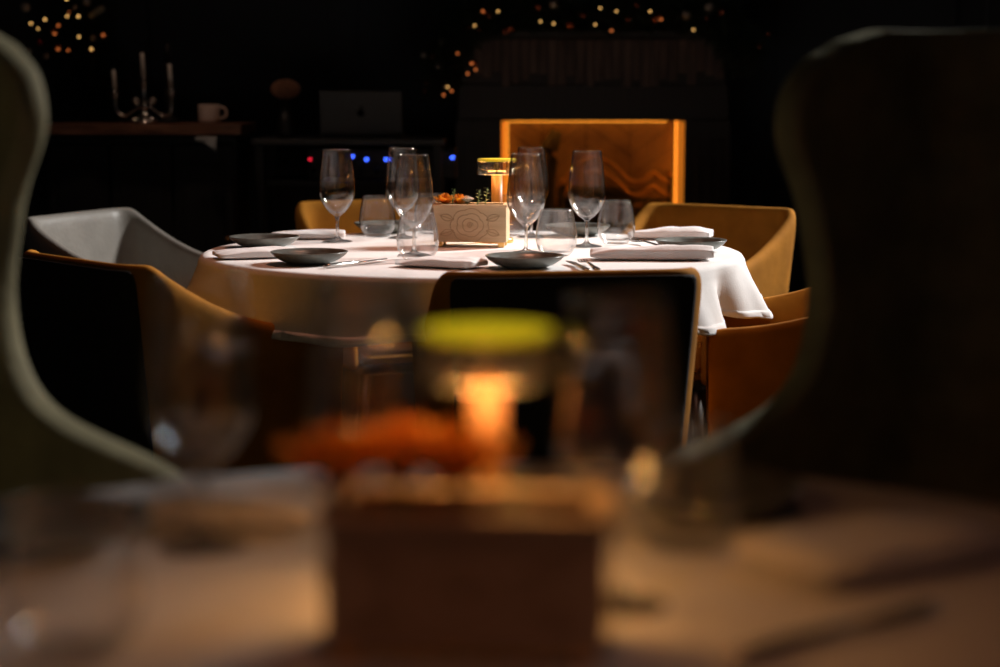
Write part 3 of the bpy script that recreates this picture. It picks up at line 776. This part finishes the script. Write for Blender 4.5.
for px, py, r_, mm in [(37, 25, .0045, 'fairy'), (51, 21, .005, 'fairy'), (44, 30, .0035, 'fairy'), (64, 27, .005, 'fairy_dim'), (73, 1, .005, 'fairy'), (73, 18, .0045, 'fairy'), (75, 14, .003, 'fairy_dim'), (84, 18, .005, 'fairy'), (84, 38, .0045, 'fairy'), (60, 35, .005, 'fairy_dim'), (73, 51, .0045, 'fairy_dim'), (96, 50, .005, 'fairy'), (108, 36, .005, 'fairy_dim'), (63, 50, .005, 'fairy_dim')]:
    ball('fairy_light', w2t(px, py, 7.36), r_, M[mm], tr)
for px, py, r_, mm in [(60, 33, .016, 'copper'), (45, 43, .014, 'red'), (63, 49, .018, 'copper'), (98, 39, .013, 'pearl'), (109, 37, .017, 'copper'), (96, 51, .014, 'red'), (34, 52, .012, 'pearl'), (51, 57, .011, 'pearl'), (81, 9, .010, 'pearl'), (32, 9, .02, 'pearl'), (93, 4, .016, 'pearl')]:
    ball('bauble', w2t(px, py, 7.42), r_, M[mm], tr)
bm = bmesh.new(); tube([Vector(w2t(95, 18, 7.38)), Vector(w2t(103, 13, 7.36)), Vector(w2t(109, 9, 7.38))], [.008, .013, .012], 8, bm, .3, (0, 1, 0))
tag(obj('ribbon', bm, M['ribbon'], tr), 'champagne ribbon end')

# ------------------------------------------------------------------ sideboard with candelabra and mug
sb = empty('sideboard', (-1.33, 7.02, 0), 0, 'black panelled sideboard with a walnut slab top at the left', 'sideboard')
bm = bmesh.new(); box(bm, (0, .03, 1.005), (.76, .46, .036)); bmesh.ops.subdivide_edges(bm, edges=bm.edges[:], cuts=9, use_grid_fill=True)
for v in bm.verts: v.co.y += .012*noise.noise(v.co*9) if v.co.y < 0 else 0
obj('worktop', bm, M['counter_wood'], sb, False)
obj('body', bx((0, .06, .49), (.70, .36, .975)), M['counter_panel'], sb, False)
for k in range(3):
    d = obj('door', bx(((k-1)*.232, -.13, .52), (.222, .02, .86), .006), M['counter_panel'], sb, False)
    obj('inset_panel', bx(((k-1)*.232, -.142, .52), (.15, .008, .72), .003), M['counter_panel'], d, False)
    obj('knob', lathe([(0, 0), (.006, .002), (.005, .012), (.011, .018), (.009, .026), (0, .028)], 12), M['bronze'], d)
    kn = d.children[-1]; kn.location = ((k-1)*.232+.09, -.14, .6); kn.rotation_euler = (PI/2, 0, 0)
CZ = 1.0235
cb = empty('candelabra', (-1.33, 6.98, CZ), 0, 'tarnished silver candelabra with curved arms on the sideboard', 'candelabra')
obj('base', lathe(spline([(0, .002), (.05, .002), (.055, .008), (.040, .020), (.022, .034), (.014, .05), (.018, .065), (.010, .085), (.008, .125), (.012, .137)], 3), 24), M['silver'], cb)
for k in range(4):
    a = PI/4+k*PI/2; o = obj('claw_foot', lathe(spline([(0, .0), (.012, .003), (.016, .012), (.010, .022), (0, .026)], 3), 12), M['silver'], cb); o.location = (.045*math.cos(a), .045*math.sin(a), .001)
cups = [(-.108, 0, .094), (0, 0, .137), (.102, 0, .098)]
for (x, y, z) in cups:
    if x:
        s = 1 if x > 0 else -1
        obj('arm', tube(spline([(0, 0, .075), (s*.03, 0, .055), (s*.07, 0, .030), (s*.098, 0, .040), (x, y, z-.025), (x, y, z)], 5), .0048, 8), M['silver'], cb)
        o = obj('scroll', tube([(s*(.030+.014*math.cos(j*.55)*(1-j/26)), 0, .082+.014*math.sin(j*.55)*(1-j/26)) for j in range(20)], .0035, 6), M['silver'], cb)
    o = obj('candle_cup', lathe(spline([(0, 0), (.008, .002), (.013, .010), (.010, .016), (.025, .020), (.026, .022), (.012, .024), (.011, .034), (.0095, .034), (.0095, .026), (0, .025)], 3), 20), M['silver'], cb); o.location = (x, y, z)
for (x, y, z), h, tilt, lb in zip(cups, (.080, .100, .098), (-.05, -.04, -.06), ('left short ivory taper candle in the silver candelabra', 'middle ivory taper candle, the highest in the silver candelabra', 'right ivory taper candle in the silver candelabra')):
    c = empty('taper_candle', (-1.33+x, 6.98+y, CZ+z+.0255), 0, lb, 'candle', 'candles in the candelabra'); c.rotation_euler = (0, tilt, 0)
    obj('wax', lathe([(0, 0), (.0088, 0), (.0075, h-.004), (.005, h), (0, h-.001)], 16), M['wax'], c)
    obj('wick', tube([(0, 0, h-.002), (.001, 0, h+.009)], .001, 5), M['wick'], c)
cs = empty('candlestick', (-1.265, 7.13, CZ), 0, 'dark turned candlestick standing behind the silver candelabra', 'candlestick')
obj('column', lathe(spline([(0, .001), (.04, .001), (.042, .008), (.015, .03), (.010, .06), (.016, .10), (.009, .13), (.014, .17), (.010, .20), (.022, .215), (.022, .222), (.010, .225), (0, .225)], 4), 20), M['iron'], cs)
obj('candle', lathe([(0, .225), (.010, .225), (.009, .30), (0, .302)], 14), M['iron'], cs)
mg = empty('mug', (-1.088, 6.98, CZ), 0, 'cream stoneware mug near the right end of the sideboard', 'mug')
obj('cup', lathe([(0, .001), (.034, .001), (.0385, .004), (.040, .012), (.0405, .070), (.0400, .0715), (.0380, .070), (.0375, .010), (0, .007)], 32), M['mug'], mg)
obj('handle', tube(spline([(.038, 0, .058), (.052, 0, .061), (.063, 0, .050), (.064, 0, .034), (.054, 0, .022), (.038, 0, .020)], 5), .0048, 8, None, 1.3, (0, 1, 0)), M['mug'], mg)
hc = bmesh.new(); V = []
for i in range(7):
    for j in range(5):
        u, v = i/6, j/4; V.append(hc.verts.new((-.038+.076*u, -.006*math.sin(u*7+v*2)-.004*v, -.006-.055*v*(.25+.75*u**1.5))))
for i in range(6):
    for j in range(4): hc.faces.new((V[i*5+j], V[(i+1)*5+j], V[(i+1)*5+j+1], V[i*5+j+1]))
o = obj('hanging_cloth', hc, M['grey_cloth'], None, True, (-1.075, 6.808, .985)); s = o.modifiers.new('thickness', 'SOLIDIFY'); s.thickness = .003
tag(o, 'small grey cloth corner hanging below the sideboard top under the mug', 'cloth')

# ------------------------------------------------------------------ music desk
DX, DZ = -.57, .955
dk = empty('music_desk', (DX, 7.20, 0), 0, 'black music desk behind the table carrying a laptop', 'desk')
obj('desk_top', bx((0, 0, DZ), (.72, .46, .022), .003), M['desk_edge'], dk, False)
for sx in (-1, 1):
    for sy in (-1, 1): obj('leg', bx((sx*.335, sy*.20, .478), (.035, .035, .932), .003), M['black'], dk, False)
obj('front_panel', bx((0, .19, .50), (.635, .015, .70), .003), M['black'], dk, False)
obj('shelf', bx((0, .0, .80), (.635, .36, .018)), M['black'], dk, False)
lp = empty('laptop', (-.530, 7.13, DZ+.0115), 0, 'open grey laptop with a dark emblem on its lid', 'laptop')
obj('keyboard_base', bx((0, .11, .008), (.315, .22, .015), .004), M['laptop'], lp, False)
R_ = Matrix.Rotation(math.radians(-13), 3, 'X')
lid = obj('lid', bx((0, 0, .0855), (.312, .007, .168), .0028), M['laptop'], lp, False); lid.location = (0, -.003, .013); lid.rotation_euler = (math.radians(14), 0, 0)
bm = bmesh.new()
pts = [(math.cos(a)*.014*(1+.10*math.cos(2*a)-.18*max(0, math.cos(a))**8), math.sin(a)*.0155-.0025*math.exp(-((a-PI/2)/.3)**2)) for a in [2*PI*k/36 for k in range(36)]]
a_ = [bm.verts.new((x, -.0042, .085+z)) for x, z in pts]; bm.faces.new(a_)
b_ = [bm.verts.new((x*.35+.003+z*.2, -.0042, .1055+z*.45)) for x, z in pts]; bm.faces.new(b_)
bmesh.ops.solidify(bm, geom=bm.faces[:], thickness=.0006)
o = obj('emblem', bm, M['logo'], lid, False)
rk = empty('audio_rack', (-.47, 7.10, .8105), 0, 'black audio mixer with blue and red indicator lights under the desk', 'audio mixer')
obj('case', bx((.02, .08, .058), (.56, .20, .114), .004), M['black'], rk, False)
for x, w, z, mm in [(-.253, .010, .076, 'red_led'), (-.091, .010, .087, 'blue_led'), (-.038, .012, .076, 'blue_led'), (.041, .021, .076, 'blue_led'), (.289, .014, .083, 'blue_led')]:
    obj('indicator_light', bx((x, -.022, z), (w, .008, .009), .002), M[mm], rk)
for k in range(9): 
    o = obj('dial', lathe([(0, 0), (.011, 0), (.010, .014), (0, .015)], 14), M['black'], rk); o.location = (-.24+.06*k, -.020, .035); o.rotation_euler = (PI/2, 0, 0)
vs_ = empty('vase_of_hydrangea', (-.815, 7.10, DZ+.0115), 0, 'dried brown hydrangea head in a black vase left of the laptop', 'vase')
obj('vase', lathe(spline([(0, .001), (.028, .001), (.036, .03), (.030, .07), (.016, .10), (.018, .115), (.016, .113), (.014, .10), (0, .09)], 4), 20), M['black'], vs_)
obj('stalk', tube([(0, 0, .10), (0, 0, .17)], .004, 6), M['bark'], vs_)
bm = bmesh.new(); rq = random.Random(2)
for k in range(90):
    a = k*2.4; zz = 1-2*(k+.5)/90; q = math.sqrt(1-zz*zz)
    petal_c = Vector((q*math.cos(a)*.050, q*math.sin(a)*.045, zz*.032+.185))
    g_ = bmesh.ops.create_icosphere(bm, subdivisions=1, radius=.0085); bmesh.ops.transform(bm, matrix=Matrix.Translation(petal_c) @ Matrix.Diagonal((1, 1, .8, 1)), verts=g_['verts'])
obj('flower_head', bm, M['hydrangea'], vs_)

# ------------------------------------------------------------------ added warm fill lights: unseen pendants over tables and sideboard
def pendant(x, y, z, power, label, colour=(1, .40, .24)):  # unseen lamp put in as warm fill from above
    t = empty('fill_pendant', (x, y, z), 0, label, 'pendant lamp', 'added fill lights')
    obj('shade', lathe([(.03, .20), (.06, .19), (.15, .06), (.17, 0), (.166, 0), (.146, .058), (.056, .184), (.03, .194)], 32, False), M['bronze'], t)
    obj('bulb', lathe(spline([(0, .03), (.025, .04), (.035, .065), (.025, .10), (.014, .13), (0, .135)], 4), 20), M['shade_white'], t)
    obj('cord', tube([(0, 0, .19), (0, 0, ZC-z-.02)], .004, 6), M['black'], t)
    obj('ceiling_rose', lathe([(0, ZC-z-.03), (.05, ZC-z-.03), (.055, ZC-z-.001), (0, ZC-z-.001)], 24), M['black'], t)
    l = bpy.data.lights.new('fill_light', 'AREA'); l.shape = 'DISK'; l.size = .10; l.energy = power; l.color = colour; l.spread = math.radians(95)
    lo = bpy.data.objects.new('fill_light', l); COL.objects.link(lo); lo.parent = t; lo.location = (0, 0, .025)
pendant(MX, MY-.1, 2.25, 2.6, 'added fill light: unseen bronze pendant above the laid table')
pendant(NX, NY-.55, 2.25, .5, 'added fill light: unseen bronze pendant above the foreground table')
pendant(-1.15, 6.45, 2.2, .9, 'added fill light: unseen bronze pendant in front of the sideboard', (1, .66, .48))
